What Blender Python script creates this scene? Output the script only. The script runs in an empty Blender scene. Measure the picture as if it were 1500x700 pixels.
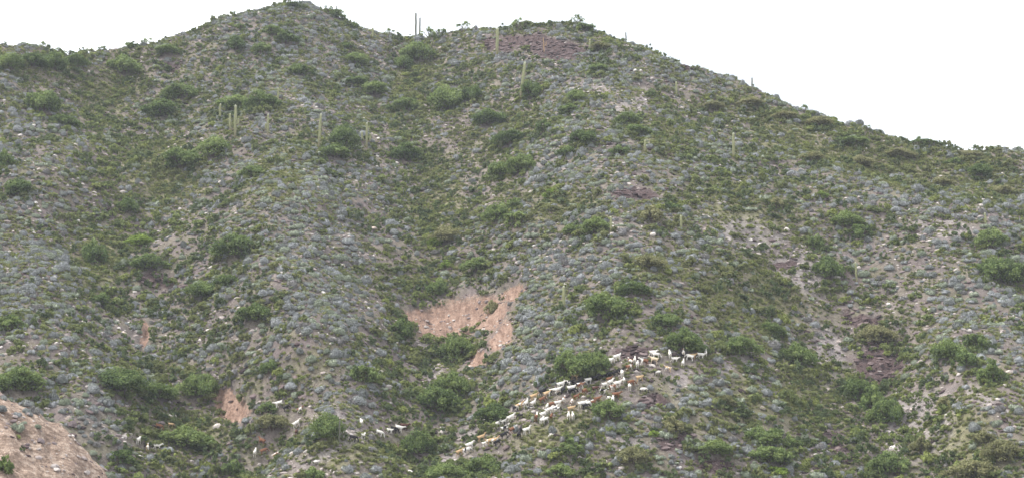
import bpy, bmesh, math, random
import numpy as np
from mathutils import Vector, Matrix, Euler

random.seed(11)
rng = np.random.default_rng(11)
S = bpy.context.scene
COL = S.collection
R = math.radians

# ------------------------------------------------------------------ camera
F = 2453.0                      # focal length in photograph pixels (1500 wide)
PITCH = R(9.5)
cam_d = bpy.data.cameras.new('camera')
cam = bpy.data.objects.new('camera', cam_d)
COL.objects.link(cam)
cam_d.sensor_width = 36.0
cam_d.lens = 36.0 * F / 1500.0
cam_d.clip_start = 0.5
cam_d.clip_end = 20000
cam.location = (0, 0, 0)
cam.rotation_euler = (R(90) + PITCH, 0, 0)
S.camera = cam

# ------------------------------------------------------------------ sky and light
SUN_EL, SUN_AZ = R(57), R(-84)          # azimuth measured from +Y (view direction), negative = left
W = bpy.data.worlds.new('World')
S.world = W
W.use_nodes = True
nt = W.node_tree
nt.nodes.clear()
out = nt.nodes.new('ShaderNodeOutputWorld')
sky = nt.nodes.new('ShaderNodeTexSky')
sky.sky_type = 'NISHITA'
sky.sun_disc = False
sky.sun_elevation = SUN_EL
sky.sun_rotation = SUN_AZ
bg_clear = nt.nodes.new('ShaderNodeBackground')
bg_clear.inputs['Strength'].default_value = 0.15
nt.links.new(sky.outputs[0], bg_clear.inputs['Color'])
bg_cloud = nt.nodes.new('ShaderNodeBackground')       # bright overcast layer
tc = nt.nodes.new('ShaderNodeTexCoord')
nz = nt.nodes.new('ShaderNodeTexNoise')
nz.inputs['Scale'].default_value = 2.2
nz.inputs['Detail'].default_value = 4
nt.links.new(tc.outputs['Generated'], nz.inputs['Vector'])
rmp = nt.nodes.new('ShaderNodeValToRGB')
rmp.color_ramp.elements[0].position = 0.40
rmp.color_ramp.elements[0].color = (0.34, 0.362, 0.372, 1)
rmp.color_ramp.elements[1].position = 0.58
rmp.color_ramp.elements[1].color = (0.99, 0.985, 1.02, 1)
nt.links.new(nz.outputs['Fac'], rmp.inputs['Fac'])
nt.links.new(rmp.outputs['Color'], bg_cloud.inputs['Color'])
bg_cloud.inputs['Strength'].default_value = 0.72
mx = nt.nodes.new('ShaderNodeMixShader')
mx.inputs['Fac'].default_value = 0.93
nt.links.new(bg_clear.outputs[0], mx.inputs[1])
nt.links.new(bg_cloud.outputs[0], mx.inputs[2])
nt.links.new(mx.outputs[0], out.inputs['Surface'])

sun_d = bpy.data.lights.new('sun', 'SUN')
sun_d.energy = 1.5
sun_d.angle = R(10)
sun_d.color = (1.0, 0.965, 0.90)
sun = bpy.data.objects.new('sun', sun_d)
COL.objects.link(sun)
sdir = Vector((math.sin(SUN_AZ) * math.cos(SUN_EL), math.cos(SUN_AZ) * math.cos(SUN_EL), math.sin(SUN_EL)))
sun.rotation_euler = sdir.to_track_quat('Z', 'Y').to_euler()

S.view_settings.view_transform = 'Standard'
S.view_settings.look = 'None'
S.view_settings.gamma = 1
S.view_settings.exposure = 2.12
S.view_settings.use_curve_mapping = False

# ------------------------------------------------------------------ numeric helpers
cp, sp = math.cos(PITCH), math.sin(PITCH)

def ray(px, py):
    """direction through a photo pixel scaled so that its Y is 1"""
    a = (np.asarray(px, float) - 750.0) / F
    b = (350.0 - np.asarray(py, float)) / F
    y = cp - b * sp
    z = sp + b * cp
    return a / y, z / y

def project(X, Y, Z):
    yc = Y * cp + Z * sp
    zc = -Y * sp + Z * cp
    return 750.0 + F * X / yc, 350.0 - F * zc / yc

_tab = rng.random((256, 256))
def vnoise(x, y, seed=0):
    x = x + seed * 37.17; y = y + seed * 91.73
    xi = np.floor(x).astype(int); yi = np.floor(y).astype(int)
    fx = x - xi; fy = y - yi
    fx = fx * fx * fx * (fx * (fx * 6 - 15) + 10); fy = fy * fy * fy * (fy * (fy * 6 - 15) + 10)
    a = _tab[xi & 255, yi & 255]; b = _tab[(xi + 1) & 255, yi & 255]
    c = _tab[xi & 255, (yi + 1) & 255]; d = _tab[(xi + 1) & 255, (yi + 1) & 255]
    return (a * (1 - fx) + b * fx) * (1 - fy) + (c * (1 - fx) + d * fx) * fy - 0.5

def fbm(x, y, wl, octaves=4, seed=0, gain=0.5):
    s = np.zeros_like(x, float); amp = 1.0
    for k in range(octaves):
        s += amp * vnoise(x / wl, y / wl, seed + k * 3)
        wl *= 0.5; amp *= gain
    return s

def sstep(a, b, x):
    t = np.clip((x - a) / (b - a), 0, 1)
    return t * t * (3 - 2 * t)

# ------------------------------------------------------------------ terrain control points: photo pixel, depth offset from the mean slope
def plane_depth(py):
    _, t = ray(750, py)
    return 150.0 / (0.65 - t)

CREST = [(-420, 130, 10), (-220, 100, 0), (-80, 84, -4), (0, 80, -6), (70, 79, -6), (130, 82, 0), (172, 74, 6), (235, 58, 2),
         (300, 37, 0), (360, 22, 0), (420, 13, 0), (475, 22, 2), (525, 38, 5), (575, 47, 10), (620, 49, 12), (670, 46, 6),
         (720, 40, 0), (775, 34, -8), (830, 36, -8), (880, 50, -6), (950, 80, -2), (1020, 106, 2), (1100, 131, 5),
         (1180, 160, 7), (1260, 187, 10), (1340, 206, 12), (1420, 221, 14), (1500, 233, 16), (1620, 251, 18), (1800, 275, 20)]
BODY = [
 # left gully
 (168, 140, 9), (215, 210, 11), (190, 330, 9), (200, 430, 9), (240, 500, 9), (330, 590, 8), (400, 680, 8),
 # left rib
 (40, 150, -5), (60, 250, -5), (70, 380, -5), (90, 500, -4), (150, 600, -1), (-150, 300, 2), (-150, 500, 2),
 # central spur under the left summit
 (410, 70, -2), (400, 160, -6), (400, 280, -8), (410, 400, -8), (440, 500, -7), (490, 600, -5), (520, 690, -3),
 # main gully
 (618, 90, 13), (622, 150, 14), (640, 230, 13), (620, 310, 12), (632, 390, 12), (618, 470, 12), (622, 540, 9), (630, 610, 6), (590, 690, 5),
 # flank between gully and right spur
 (740, 130, 2), (760, 230, 0), (720, 340, 2), (700, 440, 8), (690, 520, 6), (740, 600, 0), (740, 690, 0),
 # right spur
 (860, 90, -8), (930, 150, -10), (920, 230, -12), (900, 330, -13), (890, 430, -12), (900, 530, -9), (930, 620, -6), (960, 695, -4),
 # right flank
 (1050, 170, 2), (1050, 240, -5), (1150, 262, -3), (1300, 282, -4), (1450, 300, -3), (1200, 215, 5), (1350, 250, 7), (1500, 268, 8),
 (1080, 380, -4), (1100, 500, -3), (1120, 620, -2),
 (1250, 390, 3), (1262, 480, 8), (1290, 560, 9), (1310, 640, 6), (1340, 698, 4),
 (1370, 400, -1), (1400, 500, -2), (1430, 600, -4), (1480, 690, -4), (1620, 400, 2), (1650, 600, 0), (1560, 500, -1)]
P = []
for px, py, dd in CREST + [(a, b_, c * 1.45) for a, b_, c in BODY]:
    D = plane_depth(py) + dd
    ax, az = ray(px, py)
    P.append((ax * D, D, az * D))
for px, py, dd in CREST:
    D = plane_depth(py) + dd
    ax, az = ray(px, py)
    P.append((ax * D * 1.02, D + 12, az * D - 2.2))
    P.append((ax * D * 1.1, D + 70, az * D - 34))
for x in (-170, -100, -30, 40, 110, 180):       # foot of the slope
    P.append((x, 222, -7 + 0.01 * x)); P.append((x, 195, -13))
P = np.array(P)

def tps(r2):
    return np.where(r2 > 0, 0.5 * r2 * np.log(np.maximum(r2, 1e-12)), 0)
n = len(P); sc = 100.0
XY = P[:, :2] / sc
K = tps(((XY[:, None] - XY[None]) ** 2).sum(-1)) + np.eye(n) * 2e-4
A = np.zeros((n + 3, n + 3)); A[:n, :n] = K
A[:n, n] = 1; A[:n, n + 1:] = XY; A[n, :n] = 1; A[n + 1:, :n] = XY.T
wts = np.linalg.solve(A, np.concatenate([P[:, 2], np.zeros(3)]))

def base_height(X, Y):
    x = X / sc; y = Y / sc
    z = wts[n] + wts[n + 1] * x + wts[n + 2] * y
    for i in range(n):
        z = z + wts[i] * tps((x - XY[i, 0]) ** 2 + (y - XY[i, 1]) ** 2)
    return z

# ------------------------------------------------------------------ masks that describe the ground (centre x, y, half width, half height, rotation, value)
def blob(px, py, cx, cy, a, b, rot=0):
    c, s_ = math.cos(R(rot)), math.sin(R(rot))
    dx, dy = px - cx, py - cy
    u = (dx * c + dy * s_) / a; v = (-dx * s_ + dy * c) / b
    return np.clip(1.5 - np.sqrt(u * u + v * v) * 1.15, 0, 1)

RED = [(672, 462, 74, 34, -10), (612, 462, 24, 14, 30), (734, 490, 16, 28, 25), (752, 432, 22, 10, 0), (700, 528, 20, 12, -20),
       (342, 592, 32, 22, 20), (214, 482, 9, 18, -20), (325, 572, 14, 10, 0), 
       (570, 655, 14, 8, 0)]
DARK = [(800, 66, 62, 16, 8), (740, 72, 22, 10, 0), (900, 45, 30, 8, 25), (1000, 92, 30, 6, 22), (935, 285, 34, 10, 6), (1280, 530, 34, 44, 0), (1262, 468, 32, 12, 0),
        (918, 512, 28, 8, -10), (1150, 384, 16, 8, 0), (985, 645, 32, 12, 0), (955, 590, 26, 8, 0), (250, 96, 14, 6, 10), (1235, 655, 30, 12, 20), (230, 410, 28, 12, 0), (1055, 675, 30, 10, 0)]
SCREE = [(870, 185, 45, 9, -38), (820, 228, 42, 9, -40), (940, 150, 26, 12, -20), (912, 192, 30, 9, -20), (628, 560, 15, 30, 0), (900, 160, 24, 10, -30), (850, 200, 40, 8, -40), (790, 250, 40, 8, -38), (620, 520, 13, 50, 0), (625, 575, 16, 16, 0),
         (500, 625, 50, 22, 25), (470, 668, 50, 14, -25), (720, 618, 55, 14, -30), (655, 668, 60, 9, -28), (1080, 520, 14, 40, 30), (1350, 620, 60, 60, 30),
         (1200, 520, 26, 50, -20),  (700, 52, 34, 7, 0), (1180, 400, 60, 34, 35), (1100, 340, 60, 30, 10),
           (880, 640, 60, 12, 10),  
         (1440, 580, 40, 16, 25),  (1380, 330, 60, 14, 8), (1000, 560, 14, 30, 20), (860, 130, 46, 12, 0)]
GRASS = [(1250, 230, 190, 34, 14), (1130, 180, 90, 24, 22), (1430, 250, 70, 20, 8), (420, 245, 60, 40, -30), (240, 255, 60, 50, 10), (600, 130, 30, 50, 0),
         (60, 95, 60, 18, 0), (1080, 300, 90, 40, 20), (1100, 430, 90, 60, 10), (1060, 590, 80, 40, 0), (1180, 580, 60, 60, 0), (640, 300, 40, 60, 0),
         (130, 380, 40, 60, 0), (260, 630, 80, 20, 0), (820, 625, 80, 20, -15), (520, 660, 60, 24, 0), (820, 300, 60, 20, 0), (1400, 640, 70, 40, 0),
         (880, 20, 120, 18, 15), (170, 130, 60, 30, 0), (980, 200, 60, 24, 10), (960, 395, 50, 20, 0), (1300, 180, 160, 12, 12)]
GREY = [(580, 290, 150, 70, 10), (900, 110, 90, 30, -10), (840, 110, 60, 40, 0), (400, 60, 120, 40, 0), (500, 90, 80, 40, 20), (330, 270, 90, 30, -20), (780, 270, 60, 20, -38), (860, 380, 110, 60, 0), (420, 380, 120, 90, 0), (740, 350, 60, 20, -38),
        (1340, 300, 160, 14, 6), (300, 500, 180, 60, 0), (500, 500, 100, 70, 0), (1000, 575, 110, 50, 0), (1010, 215, 60, 20, 10), (60, 400, 70, 100, 0), (760, 560, 60, 50, 0), (1450, 360, 60, 50, 0), (1230, 370, 80, 40, 30), (840, 480, 80, 40, 0), (60, 600, 100, 40, 0)]

def field(px, py, L):
    wx = 26 * fbm(px, py, 60, 4, 201, 0.6); wy = 16 * fbm(px, py, 50, 4, 205, 0.6)
    px = px + wx; py = py + wy
    m = np.zeros_like(px, float)
    for c in L:
        m = np.maximum(m, blob(px, py, *c))
    return m

# ------------------------------------------------------------------ terrain sheet
xs_f = np.arange(-168, 168.01, 0.56)
ys_f = np.arange(172, 486.01, 0.56)
xs = np.concatenate([[-9000, -5000, -2600, -1500, -900, -600, -430, -330, -270, -230, -205, -188, -177], xs_f, [177, 188, 205, 230, 270, 330, 430, 600, 900, 1500, 2600, 5000, 9000]])
ys = np.concatenate([[-9000, -4000, -1500, -600, -250, -100, -40, -20, -10, -5, 0, 5, 10, 20, 35, 55, 80, 105, 125, 140, 150, 158, 165, 169], ys_f, [490, 500, 515, 540, 580, 650, 800, 1100, 1700, 3000, 6000, 12000]])
GX, GY = np.meshgrid(xs, ys, indexing='ij')
cx_, cy_ = np.clip(GX, -230, 230), np.clip(GY, 172, 560)
Z = base_height(cx_, cy_)
# outside the modelled hill the land falls away to a wide valley
dist = np.maximum(np.abs(GX) - 200, 0) + np.maximum(GY - 520, 0)
Z = Z * np.exp(-(dist / 260.0) ** 2) + (-14 + 10 * fbm(GX, GY, 900, 3, 5)) * (1 - np.exp(-(dist / 260.0) ** 2))
front = sstep(205, 176, GY)
valley = -13.5 + 12 * np.exp(-((GX) ** 2 + GY ** 2) / 28.0 ** 2) + 0.8 * fbm(GX, GY, 30, 3, 8)
Z = Z * (1 - front) + valley * front
# large and small relief
px0, py0 = project(GX, GY, Z)
near = np.exp(-np.maximum(GY - 520, 0) / 100) * sstep(150, 215, GY)
warp = GX + 6 * fbm(GX, GY, 40, 2, 31)
Z += near * (2.2 * fbm(warp, GY * 0.5, 24, 3, 1) + 1.5 * fbm(GX, GY, 7.0, 4, 2, 0.55))
ridged = 0.5 - np.abs(fbm(warp * 1.0, GY * 0.28 + 0.2 * GX, 7.0, 3, 12))
Z += near * 1.1 * (ridged - 0.3)
# bare knoll in the near left
ka, kz = ray(0, 578)
kD = 190.0
KX, KY = ka * kD, kD
kn_top = kz * kD
u = GX - KX; v = GY - KY
up_ = np.maximum(u, 0)
knoll_line = kn_top - 0.42 * up_ - 0.026 * up_ ** 2 - 0.12 * np.minimum(u, 0)
knoll_line += 0.9 * fbm(GX, GY, 4, 3, 17)
across = np.where(v > 0, 1.05 * v, 0.62 * (-v))
knoll = knoll_line - np.sqrt(across ** 2 + 1.5) + 1.2 + 1.6 * (0.5 - np.abs(fbm(u * 0.9 + v * 1.2, (u - v) * 0.25, 2.4, 4, 15, 0.6))) + 0.8 * fbm(GX, GY, 2.6, 3, 16)
wk = sstep(-1.0, 0.6, knoll - Z)
Z = np.where(knoll > Z, Z + (knoll - Z), Z)
PX, PY = project(GX, GY, Z)
infront = (GY > 160) & (GY < 520)
red = field(PX, PY, RED) * infront
dark = field(PX, PY, DARK) * infront
scree = field(PX, PY, SCREE) * infront
grass = field(PX, PY, GRASS) * infront
# scar: scooped, with a gullied face
Z -= 1.6 * red * (1 - wk) * near
Z += red * (2.2 * (0.5 - np.abs(fbm(GX + 0.4 * GY, GY * 0.3, 2.4, 3, 21))) + 0.8 * fbm(GX, GY, 1.8, 3, 23)) * near
Z += dark * 1.0 * fbm(GX, GY, 2.0, 3, 25) * near
# faint animal trails as small benches
zz = Z + 1.5 * fbm(GX, GY, 25, 2, 44)
Z += near * 0.10 * np.sin(zz * 2 * np.pi / 2.3) * (fbm(GX, GY, 14, 2, 45) > 0)

x0f, y0f, stp = xs_f[0], ys_f[0], 0.56
i0 = int(np.where(xs == xs_f[0])[0][0]); j0 = int(np.where(ys == ys_f[0])[0][0])
ZF = Z[i0:i0 + len(xs_f), j0:j0 + len(ys_f)]
def grid_sample(G, X, Y):
    u = np.clip((np.asarray(X, float) - x0f) / stp, 0, len(xs_f) - 1.001); v = np.clip((np.asarray(Y, float) - y0f) / stp, 0, len(ys_f) - 1.001)
    i = u.astype(int); j = v.astype(int); a = u - i; b = v - j
    return (G[i, j] * (1 - a) + G[i + 1, j] * a) * (1 - b) + (G[i, j + 1] * (1 - a) + G[i + 1, j + 1] * a) * b
def H(X, Y): return grid_sample(ZF, X, Y)
def normal_at(X, Y):
    e = 0.8
    gx = (H(X + e, Y) - H(X - e, Y)) / (2 * e); gy = (H(X, Y + e) - H(X, Y - e)) / (2 * e)
    nn = np.stack([-gx, -gy, np.ones_like(gx)], -1)
    return nn / np.linalg.norm(nn, axis=-1, keepdims=True)

def at(px, py):
    """world point of the ground seen through a photo pixel (walks down until the ray meets the hill)"""
    for k in range(60):
        ax, az = ray(px, py + k)
        Y = np.arange(176, 480, 0.25)
        hit = np.nonzero(H(ax * Y, Y) >= az * Y)[0]
        if len(hit):
            y = Y[hit[0]]
            return float(ax * y), float(y), float(H(ax * y, y))
    return None

ni, nj = GX.shape
verts = np.stack([GX, GY, Z], -1).reshape(-1, 3)
idx = np.arange(ni * nj).reshape(ni, nj)
quads = np.stack([idx[:-1, :-1], idx[1:, :-1], idx[1:, 1:], idx[:-1, 1:]], -1).reshape(-1, 4)
me = bpy.data.meshes.new('hillside')
me.vertices.add(len(verts)); me.vertices.foreach_set('co', verts.ravel())
me.loops.add(quads.size); me.loops.foreach_set('vertex_index', quads.ravel().astype(np.int32))
me.polygons.add(len(quads)); me.polygons.foreach_set('loop_start', np.arange(0, quads.size, 4, dtype=np.int32))
me.polygons.foreach_set('use_smooth', np.ones(len(quads), bool))
me.update()
def put_attr(name, arr):
    a = me.attributes.new(name, 'FLOAT', 'POINT'); a.data.foreach_set('value', arr.ravel().astype(np.float32))
put_attr('red_earth', np.clip(red + 0.0 * wk, 0, 1)); put_attr('dark_rock', dark); put_attr('scree', scree); put_attr('grassy', grass); put_attr('knoll', wk * (GY < 215))
hill = bpy.data.objects.new('hillside', me)
COL.objects.link(hill)
hill['kind'] = 'structure'

# ------------------------------------------------------------------ materials
def new_mat(name):
    m = bpy.data.materials.new(name); m.use_nodes = True
    t = m.node_tree; t.nodes.clear()
    o = t.nodes.new('ShaderNodeOutputMaterial'); b = t.nodes.new('ShaderNodeBsdfPrincipled')
    b.inputs['Roughness'].default_value = 0.92
    b.inputs['Specular IOR Level'].default_value = 0.15
    t.links.new(b.outputs[0], o.inputs['Surface'])
    return m, t, b

class N:
    def __init__(s, t): s.t = t
    def noise(s, scale, detail=4, vec=None, rough=0.55):
        n_ = s.t.nodes.new('ShaderNodeTexNoise'); n_.inputs['Scale'].default_value = scale; n_.inputs['Detail'].default_value = detail
        n_.inputs['Roughness'].default_value = rough
        s.t.links.new(vec if vec else s.pos(), n_.inputs['Vector']); return n_.outputs['Fac']
    def pos(s):
        if not hasattr(s, 'p'):
            s.p = s.t.nodes.new('ShaderNodeNewGeometry')
        return s.p.outputs['Position']
    def island(s):
        s.pos(); return s.p.outputs['Random Per Island']
    def objrand(s):
        if not hasattr(s, 'oi'): s.oi = s.t.nodes.new('ShaderNodeObjectInfo')
        return s.oi.outputs['Random']
    def attr(s, nm):
        a = s.t.nodes.new('ShaderNodeAttribute'); a.attribute_name = nm; return a.outputs['Fac']
    def ramp(s, fac, stops, interp='LINEAR'):
        r_ = s.t.nodes.new('ShaderNodeValToRGB'); cr = r_.color_ramp; cr.interpolation = interp
        while len(cr.elements) < len(stops): cr.elements.new(0.5)
        for e, (p_, c) in zip(cr.elements, stops):
            e.position = p_; e.color = (*c, 1) if len(c) == 3 else c
        s.t.links.new(fac, r_.inputs['Fac']); return r_.outputs['Color']
    def mix(s, fac, a, b, mode='MIX'):
        m_ = s.t.nodes.new('ShaderNodeMix'); m_.data_type = 'RGBA'; m_.blend_type = mode
        for sock, v in ((m_.inputs[0], fac), (m_.inputs[6], a), (m_.inputs[7], b)):
            if isinstance(v, (int, float)): sock.default_value = v
            elif isinstance(v, tuple): sock.default_value = (*v, 1)
            else: s.t.links.new(v, sock)
        return m_.outputs[2]
    def math(s, op, a, b=0.0, clamp=False):
        m_ = s.t.nodes.new('ShaderNodeMath'); m_.operation = op; m_.use_clamp = clamp
        for sock, v in ((m_.inputs[0], a), (m_.inputs[1], b)):
            if isinstance(v, (int, float)): sock.default_value = v
            else: s.t.links.new(v, sock)
        return m_.outputs[0]
    def bump(s, h, b, strength=0.5, dist=0.1):
        n_ = s.t.nodes.new('ShaderNodeBump'); n_.inputs['Strength'].default_value = strength; n_.inputs['Distance'].default_value = dist
        s.t.links.new(h, n_.inputs['Height']); s.t.links.new(n_.outputs[0], b.inputs['Normal'])

m, t, b = new_mat('hillside_ground')
g = N(t)
big = g.noise(0.05, 4); mid = g.noise(0.35, 5); fine = g.noise(2.2, 5, rough=0.7); peb = g.noise(7.0, 3, rough=0.8)
soil = g.ramp(big, [(0.35, (0.14, 0.112, 0.108)), (0.65, (0.205, 0.172, 0.160))])
soil = g.mix(g.ramp(mid, [(0.40, (0, 0, 0)), (0.62, (1, 1, 1))]), soil, (0.13, 0.112, 0.102))
gr = g.mix(g.ramp(fine, [(0.35, (0, 0, 0)), (0.65, (1, 1, 1))]), (0.14, 0.145, 0.06), (0.23, 0.22, 0.115))
gfac = g.math('ADD', g.math('MULTIPLY', g.attr('grassy'), 0.8), g.math('MULTIPLY', g.math('SUBTRACT', g.noise(0.22, 5), 0.42), 2.2), True)
soil = g.mix(g.math('MULTIPLY', gfac, 0.75), soil, gr)
sc_n = g.math('ADD', g.attr('scree'), g.math('SUBTRACT', mid, 0.5))
soil = g.mix(g.ramp(sc_n, [(0.25, (0, 0, 0)), (0.8, (0.75, 0.75, 0.75))]), soil, g.mix(peb, (0.21, 0.185, 0.178), (0.30, 0.272, 0.262)))
dk_n = g.math('ADD', g.attr('dark_rock'), g.math('SUBTRACT', fine, 0.5))
soil = g.mix(g.ramp(dk_n, [(0.25, (0, 0, 0)), (0.5, (1, 1, 1))]), soil, g.mix(g.noise(3.5, 4), (0.038, 0.025, 0.025), (0.125, 0.088, 0.084)))
rd_n = g.math('ADD', g.attr('red_earth'), g.math('MULTIPLY', g.math('SUBTRACT', fine, 0.5), 0.9))
rmap = t.nodes.new('ShaderNodeMapping'); rmap.inputs['Scale'].default_value = (1.0, 0.3, 0.3); rmap.inputs['Rotation'].default_value = (0, 0, 0.5)
t.links.new(g.pos(), rmap.inputs['Vector'])
redc = g.mix(g.ramp(g.noise(1.3, 6, rmap.outputs[0], 0.75), [(0.38, (0, 0, 0)), (0.62, (1, 1, 1))]), (0.18, 0.112, 0.082), (0.33, 0.228, 0.175))
soil = g.mix(g.ramp(rd_n, [(0.3, (0, 0, 0)), (0.55, (1, 1, 1))]), soil, redc)
kn = g.mix(g.ramp(g.noise(0.9, 6, rough=0.65), [(0.36, (0, 0, 0)), (0.62, (1, 1, 1))]), (0.20, 0.145, 0.11), (0.38, 0.285, 0.22))
kmap = t.nodes.new('ShaderNodeMapping'); kmap.inputs['Rotation'].default_value = (0.2, 0.6, 0.9); kmap.inputs['Scale'].default_value = (0.2, 1.4, 1.4)
t.links.new(g.pos(), kmap.inputs['Vector'])
kn = g.mix(0.6, kn, g.ramp(g.noise(1.3, 6, kmap.outputs[0], 0.7), [(0.40, (0.12, 0.085, 0.065)), (0.5, (0.26, 0.19, 0.145)), (0.60, (0.46, 0.38, 0.31))]))
soil = g.mix(g.attr('knoll'), soil, kn)
soil = g.mix(0.9, soil, g.ramp(peb, [(0.3, (0.5, 0.48, 0.48)), (0.5, (1.0, 1.0, 1.0)), (0.7, (1.5, 1.5, 1.5))]), 'MULTIPLY')
soil = g.mix(0.8, soil, g.ramp(g.noise(1.3, 6, rough=0.75), [(0.35, (0.62, 0.6, 0.58)), (0.65, (1.3, 1.3, 1.3))]), 'MULTIPLY')
t.links.new(soil, b.inputs['Base Color'])
g.bump(g.math('ADD', fine, g.math('MULTIPLY', peb, 0.5)), b, 0.9, 0.25)
hill.data.materials.append(m)

def leafy(name, dark_c, mid_c, light_c, zone_c=None, sat=1.0, coat=0.0):
    m, t, b = new_mat(name); g = N(t)
    r_ = g.math('ADD', g.math('MULTIPLY', g.island(), 0.35), g.math('ADD', g.math('MULTIPLY', g.objrand(), 0.3), g.math('MULTIPLY', g.attr('sprig'), 0.35)))
    c = g.ramp(r_, [(0.22, dark_c), (0.5, mid_c), (0.78, light_c)])
    if zone_c:
        c = g.mix(g.ramp(g.noise(0.03, 3), [(0.42, (0, 0, 0)), (0.62, (0.8, 0.8, 0.8))]), c, zone_c)
    t.links.new(c, b.inputs['Base Color'])
    b.inputs['Roughness'].default_value = 0.8
    tl = t.nodes.new('ShaderNodeBsdfTranslucent'); t.links.new(c, tl.inputs['Color'])
    ms = t.nodes.new('ShaderNodeMixShader'); ms.inputs['Fac'].default_value = 0.38
    t.links.new(b.outputs[0], ms.inputs[1]); t.links.new(tl.outputs[0], ms.inputs[2])
    t.links.new(ms.outputs[0], [n_ for n_ in t.nodes if n_.type == 'OUTPUT_MATERIAL'][0].inputs['Surface'])
    return m
M = {}
M['bush'] = leafy('thorn_bush_leaves', (0.065, 0.102, 0.034), (0.14, 0.195, 0.062), (0.25, 0.31, 0.105))
M['bush_bright'] = leafy('fresh_green_leaves', (0.13, 0.19, 0.035), (0.20, 0.28, 0.05), (0.27, 0.36, 0.08))
M['bush_olive'] = leafy('olive_bush_leaves', (0.15, 0.155, 0.07), (0.22, 0.22, 0.10), (0.29, 0.28, 0.14))
M['shrub'] = leafy('low_shrub_leaves', (0.08, 0.11, 0.042), (0.165, 0.205, 0.07), (0.28, 0.325, 0.11), (0.20, 0.21, 0.09))
M['shrub_dark'] = leafy('dark_shrub_leaves', (0.07, 0.098, 0.045), (0.105, 0.14, 0.06), (0.15, 0.19, 0.08))
M['shrub_yellow'] = leafy('yellow_shrub_leaves', (0.16, 0.185, 0.055), (0.24, 0.275, 0.08), (0.32, 0.36, 0.12))
M['grass'] = leafy('tuft_grass', (0.18, 0.20, 0.08), (0.30, 0.315, 0.13), (0.43, 0.43, 0.21))
def cushion_mat(name, c0, c1, c2, moss):
    m, t, b = new_mat(name); g = N(t)
    f1 = g.noise(6, 5, rough=0.75); f2 = g.noise(1.3, 3)
    cc = g.ramp(g.objrand(), [(0.0, c0), (0.5, c1), (1.0, c2)])
    cc = g.mix(g.ramp(f2, [(0.42, (0, 0, 0)), (0.7, (0.6, 0.6, 0.6))]), cc, moss)
    cc = g.mix(0.85, cc, g.ramp(f1, [(0.3, (0.5, 0.5, 0.5)), (0.5, (0.95, 0.95, 0.95)), (0.7, (1.4, 1.4, 1.4))]), 'MULTIPLY')
    t.links.new(cc, b.inputs['Base Color']); g.bump(f1, b, 0.6, 0.12); return m
M['cushion'] = cushion_mat('blue_grey_cushion', (0.20, 0.21, 0.205), (0.275, 0.285, 0.285), (0.35, 0.36, 0.37), (0.19, 0.21, 0.15))
M['cushion_green'] = cushion_mat('green_grey_cushion', (0.22, 0.25, 0.185), (0.275, 0.305, 0.23), (0.33, 0.36, 0.28), (0.19, 0.225, 0.13))
M['cushion_dull'] = cushion_mat('dull_grey_cushion', (0.20, 0.19, 0.19), (0.25, 0.24, 0.235), (0.31, 0.30, 0.30), (0.20, 0.20, 0.15))
def rock_mat(name, a, b_, c_):
    m, t, b = new_mat(name); g = N(t)
    c = g.ramp(g.objrand(), [(0.1, a), (0.5, b_), (0.95, c_)])
    c = g.mix(0.7, c, g.ramp(g.noise(4, 5, rough=0.7), [(0.3, (0.6, 0.6, 0.6)), (0.7, (1.3, 1.3, 1.3))]), 'MULTIPLY')
    t.links.new(c, b.inputs['Base Color']); g.bump(g.noise(6, 4), b, 0.6, 0.05); return m
M['rock'] = rock_mat('grey_pink_stone', (0.15, 0.12, 0.12), (0.28, 0.235, 0.215), (0.42, 0.38, 0.35))
M['rock_light'] = rock_mat('light_stone', (0.26, 0.22, 0.20), (0.42, 0.37, 0.34), (0.60, 0.56, 0.52))
M['rock_dark'] = rock_mat('dark_purple_stone', (0.028, 0.019, 0.020), (0.068, 0.045, 0.045), (0.17, 0.13, 0.125))
M['rock_pale'] = rock_mat('pale_boulder_stone', (0.40, 0.33, 0.28), (0.47, 0.40, 0.35), (0.56, 0.51, 0.46))
m, t, b = new_mat('woody_stem'); g = N(t)
t.links.new(g.mix(g.noise(8), (0.09, 0.065, 0.05), (0.17, 0.14, 0.12)), b.inputs['Base Color']); M['wood'] = m
m, t, b = new_mat('cactus_skin'); g = N(t)
tcn = t.nodes.new('ShaderNodeTexCoord'); sx = t.nodes.new('ShaderNodeSeparateXYZ'); t.links.new(tcn.outputs['Generated'], sx.inputs[0])
c = g.mix(g.noise(3, 4), (0.22, 0.235, 0.12), (0.34, 0.34, 0.19))
c = g.mix(g.ramp(sx.outputs[2], [(0.90, (0, 0, 0)), (0.98, (0.8, 0.8, 0.8))]), c, (0.46, 0.47, 0.36))
c = g.mix(g.ramp(g.math('ADD', sx.outputs[2], g.math('MULTIPLY', g.noise(2.0, 4), 0.5)), [(0.35, (0.9, 0.9, 0.9)), (0.62, (0, 0, 0))]), c, (0.20, 0.17, 0.11))
t.links.new(c, b.inputs['Base Color']); M['cactus'] = m
m, t, b = new_mat('cactus_dark'); g = N(t)  # darker skin: skyline cacti's backlit darkness put into colour; also the dull lower cactus
t.links.new(g.mix(g.noise(3, 4), (0.13, 0.135, 0.10), (0.20, 0.20, 0.15)), b.inputs['Base Color']); M['cactus_dark'] = m
m, t, b = new_mat('dead_cactus'); g = N(t)
t.links.new(g.mix(g.noise(3, 4), (0.30, 0.20, 0.12), (0.40, 0.28, 0.18)), b.inputs['Base Color']); M['cactus_dead'] = m

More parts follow.
